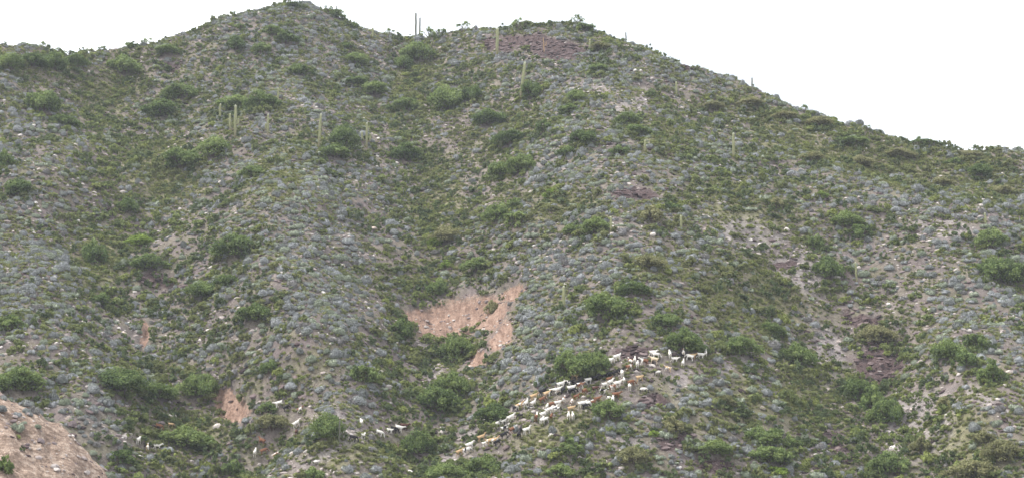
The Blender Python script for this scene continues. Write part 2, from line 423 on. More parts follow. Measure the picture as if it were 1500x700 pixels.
def coat(name, base, patch=None, thr=0.5, head=None, front=None):
    m, t, b = new_mat(name); g = N(t)
    tcn = t.nodes.new('ShaderNodeTexCoord')
    mp = t.nodes.new('ShaderNodeVectorMath'); mp.operation = 'ADD'
    cmb = t.nodes.new('ShaderNodeCombineXYZ'); t.links.new(g.math('MULTIPLY', g.objrand(), 40.0), cmb.inputs[1])
    t.links.new(tcn.outputs['Object'], mp.inputs[0]); t.links.new(cmb.outputs[0], mp.inputs[1])
    c = g.mix(g.noise(14, 3, tcn.outputs['Object']), tuple(x * 0.72 for x in base), base)
    if patch:
        c = g.mix(g.ramp(g.noise(2.4, 1, mp.outputs[0]), [(thr - 0.02, (0, 0, 0)), (thr + 0.02, (1, 1, 1))]), c, patch)
    if front or head:
        s2 = t.nodes.new('ShaderNodeSeparateXYZ'); t.links.new(tcn.outputs['Object'], s2.inputs[0])
        lim = 0.50 if head else 0.12
        c = g.mix(g.ramp(s2.outputs[0], [(min(lim, 0.99), (0, 0, 0)), (min(lim + 0.05, 1.0), (1, 1, 1))]), c, head or front)
    t.links.new(c, b.inputs['Base Color']); return m
WHT = (0.80, 0.76, 0.69); BLK = (0.022, 0.02, 0.022); BRN = (0.22, 0.10, 0.055); TAN = (0.52, 0.36, 0.20); DBR = (0.10, 0.045, 0.035)
COAT = {'white': coat('white_coat', WHT), 'black': coat('black_coat', BLK), 'brown': coat('red_brown_coat', BRN), 'tan': coat('tan_coat', TAN),
        'dark brown': coat('dark_brown_coat', DBR), 'cream': coat('cream_coat', (0.66, 0.53, 0.37)),
        'black and white': coat('black_white_coat', WHT, BLK, 0.5), 'brown and white': coat('brown_white_coat', WHT, BRN, 0.5),
        'tan and white': coat('tan_white_coat', WHT, TAN, 0.48), 'white with a black head': coat('white_black_head', WHT, head=BLK),
        'tan with a black head': coat('tan_black_head', TAN, head=BLK), 'brown with white forequarters': coat('brown_white_front', BRN, front=WHT)}
m, t, b = new_mat('horn'); b.inputs['Base Color'].default_value = (0.10, 0.085, 0.07, 1); M['horn'] = m

# ------------------------------------------------------------------ plant and stone meshes
def mesh_from(name, V, Fc, mat, smooth=False):
    me = bpy.data.meshes.new(name); me.from_pydata([tuple(v) for v in V], [], [tuple(f) for f in Fc])
    if smooth: me.polygons.foreach_set('use_smooth', np.ones(len(me.polygons), bool))
    if mat: me.materials.append(mat)
    me.update(); return me

def crown_mesh(name, seed, nblob, nleaf, size, flat, mat, up=0.15):
    """leaf-clump quads spread through many small sub-crowns; unit radius, base at z=0"""
    r = np.random.default_rng(seed)
    ang = r.random(nblob) * 2 * np.pi; ph = r.random(3) * 6.28
    rad = np.sqrt(r.random(nblob)) * 0.82 * (1 + 0.22 * np.sin(2 * ang + ph[0]) + 0.16 * np.sin(3 * ang + ph[1]) + 0.1 * np.sin(5 * ang + ph[2]))
    cxs = rad * np.cos(ang); cys = rad * np.sin(ang)
    czs = up + flat * (1 - np.minimum(rad, 1) ** 2) * (0.35 + 0.75 * r.random(nblob))
    brs = 0.11 + 0.20 * r.random(nblob)
    k = r.integers(0, nblob, nleaf)
    d = r.normal(size=(nleaf, 3)); d[:, 2] = np.abs(d[:, 2]) * 1.1 - 0.35; d /= np.linalg.norm(d, axis=1, keepdims=True)
    rr = brs[k] * (0.45 + 0.5 * r.random(nleaf) ** 0.6 + 0.5 * r.random(nleaf) ** 6)
    c = np.stack([cxs[k] + d[:, 0] * rr, cys[k] + d[:, 1] * rr, czs[k] + d[:, 2] * rr * 0.8], -1)
    skirt = r.random(nleaf) < 0.16
    c[skirt, 2] *= r.random(skirt.sum())
    c[:, 2] = np.maximum(c[:, 2], -0.05)
    nrm = d * 0.8 + r.normal(size=(nleaf, 3)) * 0.5 + np.array([0, 0, 0.35]); nrm /= np.linalg.norm(nrm, axis=1, keepdims=True)
    t1 = np.cross(nrm, r.normal(size=(nleaf, 3))); t1 /= np.linalg.norm(t1, axis=1, keepdims=True); t2 = np.cross(nrm, t1)
    s1 = size * (0.6 + 0.9 * r.random(nleaf))[:, None]; s2 = s1 * (0.45 + 0.4 * r.random(nleaf))[:, None]
    V = np.stack([c - t1 * s1, c + t2 * s2 - t1 * s1 * 0.1, c + t1 * s1 * 1.1, c - t2 * s2 + t1 * s1 * 0.1], 1).reshape(-1, 3)
    Fc = np.arange(nleaf * 4).reshape(-1, 4)
    me_ = mesh_from(name, V, Fc, mat)
    sprig = r.random(nblob)                      # one random leaf tone for each sub-crown
    a_ = me_.attributes.new('sprig', 'FLOAT', 'POINT'); a_.data.foreach_set('value', np.repeat(sprig[k], 4).astype(np.float32))
    return me_

def tube(V, Fc, pts, rads, seg=5):
    base = len(V)
    for i, (p, r_) in enumerate(zip(pts, rads)):
        p = Vector(p); d = (Vector(pts[min(i + 1, len(pts) - 1)]) - Vector(pts[max(i - 1, 0)])).normalized()
        a = d.orthogonal().normalized(); b_ = d.cross(a)
        for k in range(seg):
            an = 2 * math.pi * k / seg
            V.append(p + (a * math.cos(an) + b_ * math.sin(an)) * r_)
    for i in range(len(pts) - 1):
        for k in range(seg):
            k2 = (k + 1) % seg
            Fc.append((base + i * seg + k, base + i * seg + k2, base + (i + 1) * seg + k2, base + (i + 1) * seg + k))
    Fc.append(tuple(base + (len(pts) - 1) * seg + k for k in range(seg)))

def stems_mesh(name, seed, nst, flat, mat, thick=0.03):
    rnd = random.Random(seed); V, Fc = [], []
    for i in range(nst):
        a = rnd.random() * 6.28; q = 0.25 + rnd.random() * 0.55
        x, y = math.cos(a) * q, math.sin(a) * q
        zt = flat * (1 - q * q) * 0.7 + 0.2
        pts = [(0.05 * math.cos(a), 0.05 * math.sin(a), -0.25), (x * 0.3, y * 0.3, zt * 0.4), (x * 0.7, y * 0.7, zt * 0.72), (x, y, zt)]
        tube(V, Fc, pts, [thick * 1.4, thick, thick * 0.6, thick * 0.25], 4)
        for j in range(3):
            a2 = a + rnd.uniform(-1, 1)
            tube(V, Fc, [pts[1 + j % 2], (x * 0.7 + 0.25 * math.cos(a2), y * 0.7 + 0.25 * math.sin(a2), zt * (0.8 + 0.3 * rnd.random()))], [thick * 0.5, thick * 0.15], 3)
    return mesh_from(name, V, Fc, mat)

BIG = [crown_mesh('crown', 100 + i, 44 + 8 * i, 7500, 0.040, (0.62, 0.5, 0.7, 0.55)[i], M['bush']) for i in range(4)]
MEDB = [crown_mesh('crown', 120 + i, 24 + 5 * i, 2800, 0.066, (0.7, 0.6, 0.8, 0.65)[i], M['bush']) for i in range(4)]
STEMS = [stems_mesh('trunk', 140 + i, 9, 0.6, M['wood']) for i in range(3)]
SHRUB = [crown_mesh('low_shrub', 160 + i, 6 + i % 5, 320, 0.13, (0.7, 0.5, 0.85, 0.6, 0.5, 0.7, 0.8)[i], M[('shrub', 'shrub', 'shrub_dark', 'shrub', 'shrub_yellow', 'shrub_dark', 'shrub')[i]], 0.1) for i in range(7)]

def tuft_mesh(name, seed, nb, spread, ht, wd, mat):
    r = random.Random(seed); V, Fc = [], []
    for i in range(nb):
        a = r.random() * 6.28; q = r.random() * spread * 0.4
        bx, by = math.cos(a) * q, math.sin(a) * q
        a2 = a + r.uniform(-.6, .6); l = spread * r.uniform(0.3, 1.0); h_ = ht * r.uniform(0.5, 1)
        tx, ty = bx + math.cos(a2) * l, by + math.sin(a2) * l
        nx, ny = -math.sin(a2) * wd, math.cos(a2) * wd
        k = len(V)
        V += [(bx - nx, by - ny, -0.05), (bx + nx, by + ny, -0.05), ((bx + tx) / 2 + nx, (by + ty) / 2 + ny, h_ * 0.7), ((bx + tx) / 2 - nx, (by + ty) / 2 - ny, h_ * 0.7), (tx, ty, h_)]
        Fc += [(k, k + 1, k + 2, k + 3), (k + 3, k + 2, k + 4)]
    return mesh_from(name, V, Fc, mat)
TUFT = [tuft_mesh('grass_tuft', 200 + i, 44, 0.7, 0.75, 0.05, M['grass']) for i in range(4)]

def lumpy(name, seed, lobes, mat, sub=3):
    """fused domes with a knobbly skin, unit radius, flattened"""
    r = np.random.default_rng(seed)
    bm = bmesh.new(); bmesh.ops.create_icosphere(bm, subdivisions=sub, radius=1)
    V = np.array([v.co[:] for v in bm.verts])
    a = r.random(lobes) * 2 * np.pi; q = (0.25 + 0.2 * r.random(lobes)) if lobes < 5 else 0.68 * np.sqrt(r.random(lobes))
    C = np.stack([q * np.cos(a), q * np.sin(a), 0.16 * r.random(lobes) * (1 - q)], -1); RR = (0.40 if lobes < 5 else 0.26) + 0.17 * r.random(lobes)
    outv = []
    for d in V:
        best = 0.22
        for c, rad in zip(C, RR):
            bq = d @ c; disc = bq * bq - (c @ c - rad * rad)
            if disc > 0: best = max(best, bq + math.sqrt(disc))
        outv.append(d * best)
    P_ = np.array(outv)
    kn = fbm(P_[:, 0] + P_[:, 2] * 1.3 + 9, P_[:, 1] - P_[:, 2] * 0.8 + 5, 0.32, 3, seed)
    P_ *= (1 + 0.30 * kn)[:, None]
    P_[:, 2] = np.where(P_[:, 2] > 0, P_[:, 2] * 1.32, P_[:, 2] * 0.5)
    Fc = [[v.index for v in f.verts] for f in bm.faces]
    me_ = None
    # short stiff rosettes standing out of the skin
    tri = P_[np.array(Fc)]; cen = tri.mean(1); fn = np.cross(tri[:, 1] - tri[:, 0], tri[:, 2] - tri[:, 0]); ar = np.linalg.norm(fn, axis=1); fn /= ar[:, None]
    okf = cen[:, 2] > -0.05
    pr = ar * okf; pick = r.choice(len(cen), 1200, p=pr / pr.sum())
    c = cen[pick] + r.normal(size=(1200, 3)) * 0.03; d = fn[pick] + r.normal(size=(1200, 3)) * 0.5; d /= np.linalg.norm(d, axis=1, keepdims=True)
    t1 = np.cross(d, r.normal(size=(1200, 3))); t1 /= np.linalg.norm(t1, axis=1, keepdims=True)
    ln = (0.05 + 0.17 * r.random(1200) ** 1.6)[:, None]
    spk = np.stack([c - t1 * 0.034 - d * 0.02, c + t1 * 0.034 - d * 0.02, c + d * ln], 1).reshape(-1, 3)
    n0 = len(P_)
    Fc = Fc + (np.arange(3600).reshape(-1, 3) + n0).tolist(); bm.free()
    return mesh_from(name, np.concatenate([P_, spk]), Fc, mat, True)
CUSH = [lumpy('cushion_plant', 300 + i, (2, 4, 6, 9, 3, 10, 12)[i], M[('cushion', 'cushion', 'cushion_green', 'cushion', 'cushion_dull', 'cushion_green', 'cushion')[i]]) for i in range(7)]

def rock_mesh(name, seed, mat, flat=0.65, sub=1):
    r = np.random.default_rng(seed); bm = bmesh.new()
    bmesh.ops.create_icosphere(bm, subdivisions=sub + 1, radius=1)
    dirs = r.normal(size=(9, 3)); dirs /= np.linalg.norm(dirs, axis=1, keepdims=True); lim = 0.55 + 0.3 * r.random(9)
    for v in bm.verts:
        p = np.array(v.co[:])
        for d, l in zip(dirs, lim):
            e = p @ d
            if e > l: p = p - d * (e - l)
        p += r.normal(size=3) * 0.03
        v.co = (p[0] * 1.2, p[1], p[2] * flat)
    me_ = bpy.data.meshes.new(name); bm.to_mesh(me_); bm.free(); me_.materials.append(mat); return me_
ROCK = [rock_mesh('stone', 400 + i, M['rock'] if i < 4 else M['rock_light'], (0.6, 0.8, 0.45, 0.7, 0.9)[i]) for i in range(5)]
ROCKD = [rock_mesh('stone', 420 + i, M['rock_dark'], (0.5, 0.7, 0.4, 0.6)[i]) for i in range(4)]
BOULD = [rock_mesh('boulder', 440 + i, M['rock_pale'], (0.75, 0.65, 0.85)[i], 2) for i in range(3)]

# ------------------------------------------------------------------ object helpers
def tag(o, label=None, cat=None, group=None, kind=None):
    if label: o['label'] = label
    if cat: o['category'] = cat
    if group: o['group'] = group
    if kind: o['kind'] = kind
    return o
def put(name, data, parent=None):
    o = bpy.data.objects.new(name, data); COL.objects.link(o); o.parent = parent; return o

ORD = ['leftmost'] + [w + ' from left' for w in 'second third fourth fifth sixth seventh eighth ninth tenth eleventh twelfth thirteenth fourteenth fifteenth'.split()]
def ordinals(items, keyf, xf, lab):
    """items grouped by keyf get labels ordered by their x: lab(key, ordinal or None, item)"""
    groups = {}
    for it in items: groups.setdefault(keyf(it), []).append(it)
    for k, L in groups.items():
        L.sort(key=xf)
        for i, it in enumerate(L):
            it['lab'] = lab(k, None if len(L) == 1 else (ORD[i] if i < len(ORD) and i < len(L) - 1 else 'rightmost'), it)

def zone_of(px, py):
    """where on the hill, in findable words"""
    if px < 160 and py < 120: return 'on the left shoulder of the skyline'
    if py < 62 and px < 560: return 'at the left summit'
    if py < 62 and px < 740: return 'on the summit saddle'
    if py < 100 and px < 960: return 'at the right summit'
    if px > 960 and py < 215 + (px - 1500) * 0.17: return 'along the falling right skyline'
    band = 'high' if py < 210 else ('mid-height' if py < 400 else ('low' if py < 560 else 'at the foot'))
    if px < 260: c = 'on the left rib'
    elif px < 540: c = 'on the left summit slope'
    elif px < 700: c = 'along the central gully'
    elif px < 1000: c = 'on the middle spur'
    elif px < 1230: c = 'on the right flank'
    else: c = 'on the far right slope'
    return {'high': 'high ' + c, 'mid-height': 'midway ' + c, 'low': 'low ' + c, 'at the foot': 'lowest ' + c}[band]

# ------------------------------------------------------------------ large bushes: px, py (centre), width, height in photo pixels, kind
BUSH = [(14, 92, 42, 26), (48, 88, 40, 26), (80, 92, 38, 28), (112, 88, 34, 22), (62, 150, 58, 34), (92, 177, 44, 24), (180, 97, 48, 28),
 (245, 73, 36, 16), (264, 134, 48, 26), (238, 158, 52, 34), (345, 64, 30, 22), (384, 70, 28, 18), (352, 39, 18, 10),
 (345, 150, 50, 28), (382, 148, 44, 28), (314, 216, 50, 36), (266, 232, 56, 32), (8, 234, 26, 28), (428, 9, 30, 10), (492, 20, 28, 14), (192, 65, 22, 12),
 (400, 45, 30, 16), (420, 58, 40, 16), (518, 38, 16, 12), (508, 68, 24, 12), (440, 102, 36, 22), (522, 87, 40, 18), (612, 76, 50, 32), (590, 92, 32, 22),
 (522, 118, 36, 16), (550, 130, 44, 20), (655, 145, 58, 42), (690, 138, 34, 26), (594, 152, 40, 24), (505, 203, 44, 38), (490, 222, 46, 22), (400, 150, 26, 20), (370, 250, 36, 22),
 (595, 225, 46, 28), (716, 172, 50, 26), (748, 203, 52, 24), (735, 246, 40, 26), (762, 242, 44, 30), (730, 312, 44, 34), (752, 300, 26, 24), (640, 421, 36, 28), (700, 388, 44, 20),
 (856, 40, 34, 12), (778, 132, 32, 30), (875, 100, 34, 16), (843, 142, 34, 18), (832, 160, 30, 16), (855, 202, 42, 26), (830, 222, 30, 18), (798, 188, 28, 20), (920, 172, 34, 20), (932, 192, 40, 18), (908, 220, 30, 16), (955, 138, 14, 12),
 (1247, 206, 50, 14), (1352, 203, 46, 12), (1396, 238, 30, 14), (1436, 250, 40, 18), (1239, 322, 44, 26), (1262, 340, 32, 26), (1194, 356, 28, 22), (1212, 396, 44, 32), (1452, 350, 46, 34), (1462, 395, 56, 40), (1492, 398, 44, 40),
 (28, 277, 48, 26), (220, 383, 48, 26), (347, 362, 62, 36), (140, 370, 36, 40), (186, 302, 34, 22), (300, 424, 60, 26), (335, 412, 40, 22), (146, 438, 36, 20), (374, 460, 54, 26), (14, 474, 40, 26),
 (888, 450, 66, 38), (985, 304, 34, 16), (872, 332, 40, 24), (838, 336, 30, 16), (930, 424, 44, 22), (772, 234, 24, 16),
 (30, 558, 68, 36), (176, 556, 78, 38), (232, 572, 50, 26), (292, 565, 54, 42), (268, 642, 74, 30), (300, 650, 40, 24), (176, 668, 36, 24), (338, 686, 40, 24), (8, 684, 24, 24),
 (588, 481, 38, 30), (672, 512, 50, 40), (640, 585, 60, 46), (662, 566, 52, 36), (480, 624, 50, 42), (532, 548, 42, 28), (395, 538, 30, 22), (612, 650, 50, 34), (655, 690, 60, 26), (708, 682, 50, 30), (462, 694, 36, 20), (724, 608, 56, 30), (392, 598, 28, 16),
 (840, 535, 56, 44), (872, 530, 46, 40), (1002, 502, 50, 36), (890, 601, 52, 30), (1085, 508, 54, 32), (974, 468, 48, 24), (1165, 522, 52, 34), (1045, 654, 52, 24), (1120, 640, 60, 30), (1125, 664, 60, 30), (836, 658, 36, 22), (820, 690, 40, 20),
 (1258, 572, 50, 36), (1300, 602, 46, 44), (1280, 590, 40, 36), (1388, 512, 50, 32), (1430, 500, 34, 24), (1416, 524, 36, 28), (1452, 548, 36, 32), (1305, 678, 56, 36), (1128, 482, 40, 22), (1160, 648, 30, 20),
 (205, 352, 40, 20, 'bright'), (1022, 508, 22, 20, 'bright'), (640, 352, 24, 20, 'bright'), (810, 282, 26, 16, 'bright'), (958, 634, 18, 10, 'bright'), (930, 300, 4, 4, 'bright'), (654, 388, 20, 12, 'bright'), (468, 20, 4, 4, 'bright'), (1205, 285, 18, 12, 'bright'), (1140, 690, 40, 16, 'bright'),
 (720, 450, 20, 22, 'olive'), (955, 316, 36, 22, 'olive'), (950, 382, 44, 24, 'olive'), (1285, 490, 50, 28, 'olive'), (925, 668, 50, 28, 'olive'), (985, 625, 34, 22, 'olive'), (1425, 686, 66, 34, 'olive'), (1470, 662, 50, 36, 'olive'), (1138, 298, 24, 18, 'olive'), (1200, 178, 40, 14, 'olive'), (1150, 168, 36, 14, 'olive'), (1315, 225, 44, 16, 'olive'), (1260, 236, 40, 18, 'olive'), (1420, 228, 40, 14, 'olive'), (1470, 278, 34, 18, 'olive'), (1380, 268, 36, 16, 'olive'), (1100, 150, 40, 16, 'olive'), (1190, 230, 36, 14, 'olive'), (1045, 155, 34, 16, 'olive'), (880, 68, 30, 14, 'olive'), (770, 36, 30, 12, 'olive'), (655, 345, 50, 24, 'olive'), (400, 620, 50, 26, 'olive'), (1060, 585, 30, 18, 'olive'), (1385, 590, 30, 18, 'olive'), (1350, 655, 34, 22, 'olive'), (1440, 640, 34, 18, 'olive')]
BUSH = [b_ for b_ in BUSH if b_[2] > 5]
items = []
bush_pts = []
for q in BUSH:
    px, py, w, h = q[:4]; kind = q[4] if len(q) > 4 else 'green'
    base = at(px, min(py + h * 0.36, 699 + h * 0.3))
    if base is None: continue
    items.append(dict(px=px, py=py, w=w, h=h, kind=kind, p=base))
KL = {'green': 'dark green thorn bush', 'bright': 'bright lime green bush', 'olive': 'dull olive grey bush'}
def bush_lab(k, o, it):
    sz = ''
    s_ = k[0] + ' ' + k[1]
    return KL[k[0]] + ' ' + k[1] + (f', {o} there' if o else '')
ordinals(items, lambda it: (it['kind'], zone_of(it['px'], it['py'])), lambda it: it['px'], bush_lab)
for n_, it in enumerate(items):
    x, y, z = it['p']
    mpp = y / F / cp
    rw = it['w'] * mpp / 2 * 1.12; rh = it['h'] * mpp * 0.98
    big = rw > 2.6
    bush_pts.append((x, y, rw))
    root = put('bush', None); root.empty_display_size = 0.5
    root.location = (x, y, z - 0.15); root.rotation_euler = (0, 0, random.random() * 6.28)
    nrm = normal_at(np.array([x]), np.array([y]))[0]
    if it['kind'] == 'green' and it['py'] > 60:
        cr_me = (BIG if big else MEDB)[n_ % 4]
    elif it['kind'] == 'green': cr_me = MEDB[n_ % 4]
    else: cr_me = (BIG if big else MEDB)[(n_ * 3 + 1) % 4]
    cr = put('crown', cr_me, root)
    cr.scale = (rw, rw, rh); cr.rotation_euler = (0, 0, 0)
    if it['kind'] != 'green':
        cr.material_slots[0].link = 'OBJECT'; cr.material_slots[0].material = M['bush_bright' if it['kind'] == 'bright' else 'bush_olive']
    tr = put('trunk', STEMS[n_ % 3], root); tr.scale = (rw, rw, rh)
    tag(root, it['lab'], 'bush', 'large bushes on the hillside')
# flat-topped small tree beside the gully
p = at(758, 334)
root = put('thorn_tree', None); root.location = p
cm = crown_mesh('crown', 77, 14, 2600, 0.06, 0.28, M['bush'], 0.62)
c_ = put('crown', cm, root); c_.scale = (3.3, 3.3, 3.0)
V, Fc = [], []
for k in range(5):
    a = k * 1.26 + 0.3
    tube(V, Fc, [(0, 0, -0.3), (0.12 * math.cos(a), 0.12 * math.sin(a), 0.7), (1.0 * math.cos(a), 1.0 * math.sin(a), 1.7), (2.0 * math.cos(a), 2.0 * math.sin(a), 2.3)], [0.17, 0.12, 0.07, 0.03], 6)
put('trunk', mesh_from('trunk', V, Fc, M['wood']), root)
tag(root, 'small flat-topped thorn tree with visible trunk right of the central gully', 'tree')
bush_pts.append((p[0], p[1], 3))
# wiry skyline shrubs
TW = [stems_mesh('branch_cluster', 500 + i, 11, 0.9, M['wood'], 0.018) for i in range(3)]
TWC = [crown_mesh('crown', 520 + i, 9, 420, 0.06, 0.75, M['bush'], 0.25) for i in range(3)]
tw = []
for px, w in [(8, 10), (36, 12), (64, 14), (84, 12), (102, 18), (148, 12), (216, 16), (344, 12), (424, 22), (482, 16), (500, 12), (570, 14), (628, 22), (643, 18), (680, 18), (760, 22), (774, 14), (848, 18), (864, 14), (912, 12), (1178, 14), (1215, 10), (1270, 12), (1345, 18), (1365, 14), (1400, 10), (1430, 12), (1449, 12), (1462, 10), (1492, 10)]:
    # walk up to the crest along this column
    best = None
    for py in range(0, 300, 1):
        ax, az = ray(px, py); Y = np.arange(300, 470, 0.5)
        if (H(ax * Y, Y) >= az * Y).any():
            best = at(px, py + 1.5); break
    if best: tw.append(dict(px=px, py=py, w=w, p=best))
ordinals(tw, lambda it: zone_of(it['px'], it['py'] - 6), lambda it: it['px'], lambda k, o, it: 'wiry dark shrub against the sky ' + k + (f', {o}' if o else ''))
for n_, it in enumerate(tw):
    x, y, z = it['p']; rw = it['w'] * y / F / 2 * 1.55
    root = put('wiry_shrub', None); root.location = (x, y, z - 0.1); root.rotation_euler = (0, 0, n_ * 1.3)
    a = put('branch_cluster', TW[n_ % 3], root); a.scale = (rw, rw, rw * 1.1)
    a = put('crown', TWC[n_ % 3], root); a.scale = (rw, rw, rw * 1.1)
    tag(root, it['lab'], 'shrub', 'wiry shrubs on the skyline')

# ------------------------------------------------------------------ columnar cacti
def column_mesh(name, path, rads, mat, ribs=9):
    V, Fc = [], []; seg = ribs * 2; rings = []
    pts = [Vector(p_) for p_ in path]
    top_r = rads[-1]; d_end = (pts[-1] - pts[-2]).normalized()
    full = list(zip(pts, rads))
    for k in range(1, 4):
        a = k / 3 * math.pi / 2
        full.append((pts[-1] + d_end * top_r * 1.2 * math.sin(a), max(top_r * math.cos(a), 0.01)))
    for i, (p_, r_) in enumerate(full):
        d = (full[min(i + 1, len(full) - 1)][0] - full[max(i - 1, 0)][0]).normalized()
        a = d.cross(Vector((0, 1, 0.01))).normalized(); b_ = d.cross(a)
        for k in range(seg):
            an = 2 * math.pi * k / seg; rr = r_ * (1.0 if k % 2 == 0 else 0.74)
            V.append(p_ + (a * math.cos(an) + b_ * math.sin(an)) * rr)
    for i in range(len(full) - 1):
        for k in range(seg):
            k2 = (k + 1) % seg
            Fc.append((i * seg + k, i * seg + k2, (i + 1) * seg + k2, (i + 1) * seg + k))
    return mesh_from(name, V, Fc, mat)

CACTI = [ # base px, base py, top py, lean px, width px, arms [(side px, start frac, top frac)], colour, label
 (609, 47, 19, 0, 4.5, [(6, .05, .85)], 'cactus_dark', 'tall dark cactus with a second stem, standing on the saddle skyline'),
 (728, 81, 43, 1, 5.5, [], 'cactus', 'single tall pale cactus column just below the right summit, left of the dark rocks'),
 (763, 148, 93, 6, 5.5, [], 'cactus', 'tallest yellowish cactus column leaning slightly right, beside a dark bush'),
 (467, 216, 168, 2, 4.5, [], 'cactus', 'tall slender cactus column below the left summit, left of the forked cactus'),
 (537, 217, 181, 0, 4, [(-7, .35, .68), (5, .3, .6)], 'cactus', 'cactus with two short side arms right of a dark green bush'),
 (344, 204, 156, 0, 5, [(-8, .30, .78), (4, .45, .62)], 'cactus', 'branched candelabra cactus with pale tips on the upper left slope'),
 (322, 176, 154, 0, 4, [], 'cactus', 'short cactus column just left of the branched candelabra cactus'),
 (392, 198, 169, 0, 4, [(-3, .3, .6)], 'cactus', 'cactus column a little right of the branched candelabra cactus'),
 (407, 152, 130, 0, 3.5, [], 'cactus', 'slim cactus above the others on the upper left slope'),
 (546, 56, 42, 0, 4, [], 'cactus', 'stubby yellowish cactus just below the skyline left of the saddle'),
 (864, 76, 59, 0, 3.5, [], 'cactus', 'small pale cactus right of the dark rocks on the right summit'),
 (797, 76, 56, -1, 3, [(3, .5, .8)], 'cactus_dead', 'dead brown cactus trunk among the dark summit rocks'),
 (917, 62, 48, 0, 3, [], 'cactus_dark', 'short dark cactus spike on the skyline right of the right summit'),
 (1102, 137, 115, 0, 3.5, [], 'cactus_dark', 'dark cactus rising above the falling right skyline'),
 (991, 141, 121, 0, 3.5, [], 'cactus', 'small faded cactus on the green slope below the right skyline'),
 (1075, 234, 197, 0, 5, [], 'cactus', 'lone tall cactus column on the right slope with a pale tip'),
 (945, 223, 207, 0, 4.5, [], 'cactus', 'short stout cactus on the spur beside bushes'),
 (895, 342, 320, 0, 4, [], 'cactus', 'cactus beside dark bushes halfway up the middle spur'),
 (998, 337, 318, 0, 4.5, [], 'cactus', 'stubby yellow cactus halfway up, below a round bush'),
 (826, 453, 422, 0, 5.5, [], 'cactus', 'cactus column with pale tip right of the red landslip'),
 (1255, 412, 386, -1, 3.5, [], 'cactus', 'thin pale cactus on the right slope below two dark bushes'),
 (1444, 332, 314, 0, 3.5, [], 'cactus', 'small cactus at far right above a group of dark bushes'),
 (497, 652, 618, 0, 4, [], 'cactus_dark', 'dull green cactus at the edge of a bush near the bottom, left of the herd'),
 (493, 22, 9, 0, 3, [], 'cactus_dark', 'tiny dark cactus spike on the skyline right of the left summit'),
]
for bx, by, ty, lean, wpx, arms, mt, lab in CACTI:
    p_ = at(bx, by)
    mpp = p_[1] / F / cp; h = (by - ty) * mpp * 1.03; r_ = wpx * mpp / 2 * (0.84 if mt == 'cactus' else 0.66)
    # the real base may sit lower than asked on the skyline: keep the top where it was seen
    _, pyb = project(*p_)
    h += max(0, pyb - by) * mpp
    root = put('cactus', None); root.location = (p_[0], p_[1], p_[2] - 0.25)
    lx = lean * mpp
    path = [(lx * (k / 6) ** 1.2 + 0.04 * math.sin(k * 2.1 + bx), 0.05 * math.sin(k), h * k / 6 + (0.25 if k == 6 else 0)) for k in range(7)]
    rads = [r_ * f for f in (0.8, 0.92, 1.0, 1.03, 1.0, 0.95, 0.85)]
    put('stem', column_mesh('stem', path, rads, M[mt]), root)
    for sx_, f0, f1 in arms:
        s = sx_ * mpp; za, zb = h * f0, h * f1; ra = r_ * 0.85
        pa = [(0, 0, za), (s * 0.6, 0.05, za + 0.1), (s * 0.95, 0.08, za + abs(s) * 0.35 + 0.15), (s, 0.1, za + (zb - za) * 0.6), (s * 1.02, 0.1, zb)]
        put('arm', column_mesh('arm', pa, [ra * 0.7, ra * 0.85, ra, ra, ra * 0.85], M[mt]), root)
    tag(root, lab, 'cactus', 'columnar cacti on the hillside')

